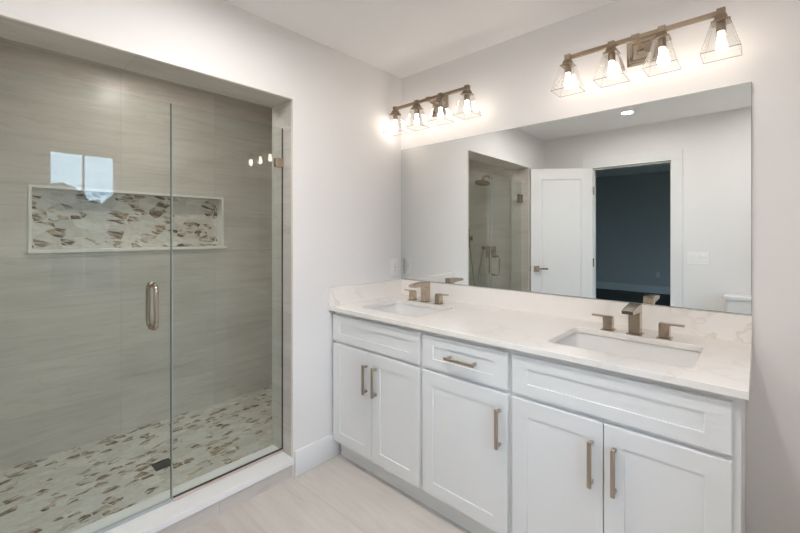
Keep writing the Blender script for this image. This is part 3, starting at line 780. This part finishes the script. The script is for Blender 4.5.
# ------------------------------------------------------------------ plates, downlights, toilet
ou = thing('wall_outlet', (0, -0.077, 1.04), 'white wall outlet on the left wall above the side splash', 'outlet')
b = nb(); add_box(b, 0.0003, 0.0055, -0.112, -0.042, 1.040, 1.156, bev=0.0015); obj('cover_plate', b, M_PLASTIC, ou)
b = nb(); add_box(b, 0.005, 0.0085, -0.0935, -0.0605, 1.064, 1.132, bev=0.001); r_ = obj('receptacle', b, M_PLASTIC, ou)
b = nb()
for z in (1.078, 1.118):
    for dy in (-0.006, 0.006): add_box(b, 0.0084, 0.0088, -0.077+dy-0.001, -0.077+dy+0.001, z-0.004, z+0.004)
add_box(b, 0.0084, 0.0092, -0.083, -0.071, 1.0945, 1.0985); add_box(b, 0.0084, 0.0092, -0.083, -0.071, 1.1005, 1.1045)
obj('slot', b, mat('grey_outlet_slots', (0.55, 0.54, 0.53), 0.5), r_)

sw = thing('light_switch', (1.461, FY, 1.045), 'white three gang light switch plate beside the bedroom doorway', 'light switch')
b = nb(); add_box(b, 1.378, 1.544, FY+0.0003, FY+0.006, 1.045, 1.160, bev=0.0015); obj('cover_plate', b, M_PLASTIC, sw)
for k in (-1, 0, 1):
    b = nb(); xx = 1.461+k*0.046; add_box(b, xx-0.0165, xx+0.0165, FY+0.0055, FY+0.009, 1.069, 1.136, bev=0.001); add_box(b, xx-0.013, xx+0.013, FY+0.008, FY+0.011, 1.103, 1.132, bev=0.001)
    obj('rocker', b, M_PLASTIC, sw)
bo = thing('bedroom_outlet', (0.22, BY, 0.36), 'small outlet low on the dim bedroom wall', 'outlet')
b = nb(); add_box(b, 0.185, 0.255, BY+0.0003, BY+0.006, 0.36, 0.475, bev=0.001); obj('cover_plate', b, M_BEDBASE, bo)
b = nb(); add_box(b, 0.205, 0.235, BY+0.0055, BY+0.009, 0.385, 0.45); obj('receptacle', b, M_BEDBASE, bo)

DLS = list(zip(DOWN_SPOTS, ['recessed ceiling downlight near the bedroom doorway', 'added unseen fill downlight in front of the drawer cabinet', 'added unseen fill downlight in front of the right sink', 'added unseen fill downlight over the toilet', 'added unseen fill downlight inside the shower']))
d0 = None
for (x, y), lb in DLS:
    if d0 is None:
        d0 = thing('ceiling_downlight', (x, y, ZC), lb, 'ceiling light', 'recessed downlights')
        b = nb(); add_lathe(b, [(0.047, ZC+0.004), (0.047, ZC-0.001), (0.068, ZC-0.004), (0.071, ZC-0.0005), (0.071, ZC)], x, y, 32); obj('trim_ring', b, M_TRIM, d0)
        b = nb(); add_lathe(b, [(0, ZC+0.003), (0.0465, ZC+0.003), (0.0465, ZC+0.006), (0, ZC+0.006)], x, y, 32); obj('lens', b, M_LENSDOOR, d0)
    else:
        q = copy_tree(d0); q.location = (x, y, ZC); q['label'] = lb
        for ch in q.children:
            if ch.name.startswith('lens'):
                ch.data = ch.data.copy(); ch.data.materials[0] = M_LENSWARM if x < 0 else (M_LENSTOILET if x > 2 else M_LENS)

TX = 1.88
to = thing('toilet', (TX, -2.25, 0), 'white toilet against the wall beside the light switch', 'toilet')
def rr3(x0, x1, y0, y1, r, z): return [(p[0], p[1], z) for p in rrect(x0, x1, y0, y1, r, 5)]
b = nb(); add_loft(b, [rr3(TX-0.195, TX+0.195, FY+0.030, FY+0.20, 0.03, 0.40), rr3(TX-0.215, TX+0.215, FY+0.022, FY+0.205, 0.03, 0.60), rr3(TX-0.220, TX+0.220, FY+0.020, FY+0.208, 0.03, 0.765)], True, True)
obj('tank', b, M_PORC, to)
b = nb(); add_loft(b, [rr3(TX-0.222, TX+0.222, FY+0.018, FY+0.212, 0.03, 0.766), rr3(TX-0.234, TX+0.234, FY+0.017, FY+0.222, 0.035, 0.772), rr3(TX-0.234, TX+0.234, FY+0.017, FY+0.222, 0.035, 0.795), rr3(TX-0.226, TX+0.226, FY+0.024, FY+0.214, 0.03, 0.803)], True, True)
obj('tank_lid', b, M_PORC, to)
def ell(a, yb, yf, z, n=32):
    yc = (yb+yf)/2; hh = (yf-yb)/2
    return [(TX + a*math.cos(2*PI*k/n), yc + hh*math.sin(2*PI*k/n), z) for k in range(n)]
b = nb(); Y0 = FY+0.06
add_loft(b, [ell(0.12, Y0, Y0+0.50, 0.0), ell(0.11, Y0+0.01, Y0+0.46, 0.10), ell(0.13, Y0, Y0+0.52, 0.24), ell(0.18, Y0, Y0+0.64, 0.37), ell(0.185, Y0, Y0+0.66, 0.395), ell(0.15, Y0+0.17, Y0+0.63, 0.395), ell(0.10, Y0+0.22, Y0+0.55, 0.27), ell(0.05, Y0+0.30, Y0+0.42, 0.22)], True, True)
bmesh.ops.recalc_face_normals(b, faces=list(b.faces)); obj('bowl', b, M_PORC, to)
b = nb(); add_loft(b, [ell(0.187, Y0+0.17, Y0+0.665, 0.397), ell(0.19, Y0+0.165, Y0+0.668, 0.408), ell(0.19, Y0+0.165, Y0+0.668, 0.422), ell(0.175, Y0+0.18, Y0+0.65, 0.430)], True, True); obj('seat_lid', b, M_PLASTIC, to)
b = nb(); add_tube(b, [(TX+0.17, FY+0.205, 0.70), (TX+0.17, FY+0.228, 0.70)], 0.012, 12); add_box(b, TX+0.10, TX+0.178, FY+0.222, FY+0.231, 0.692, 0.707, bev=0.002); obj('flush_lever', b, M_CHROME, to)
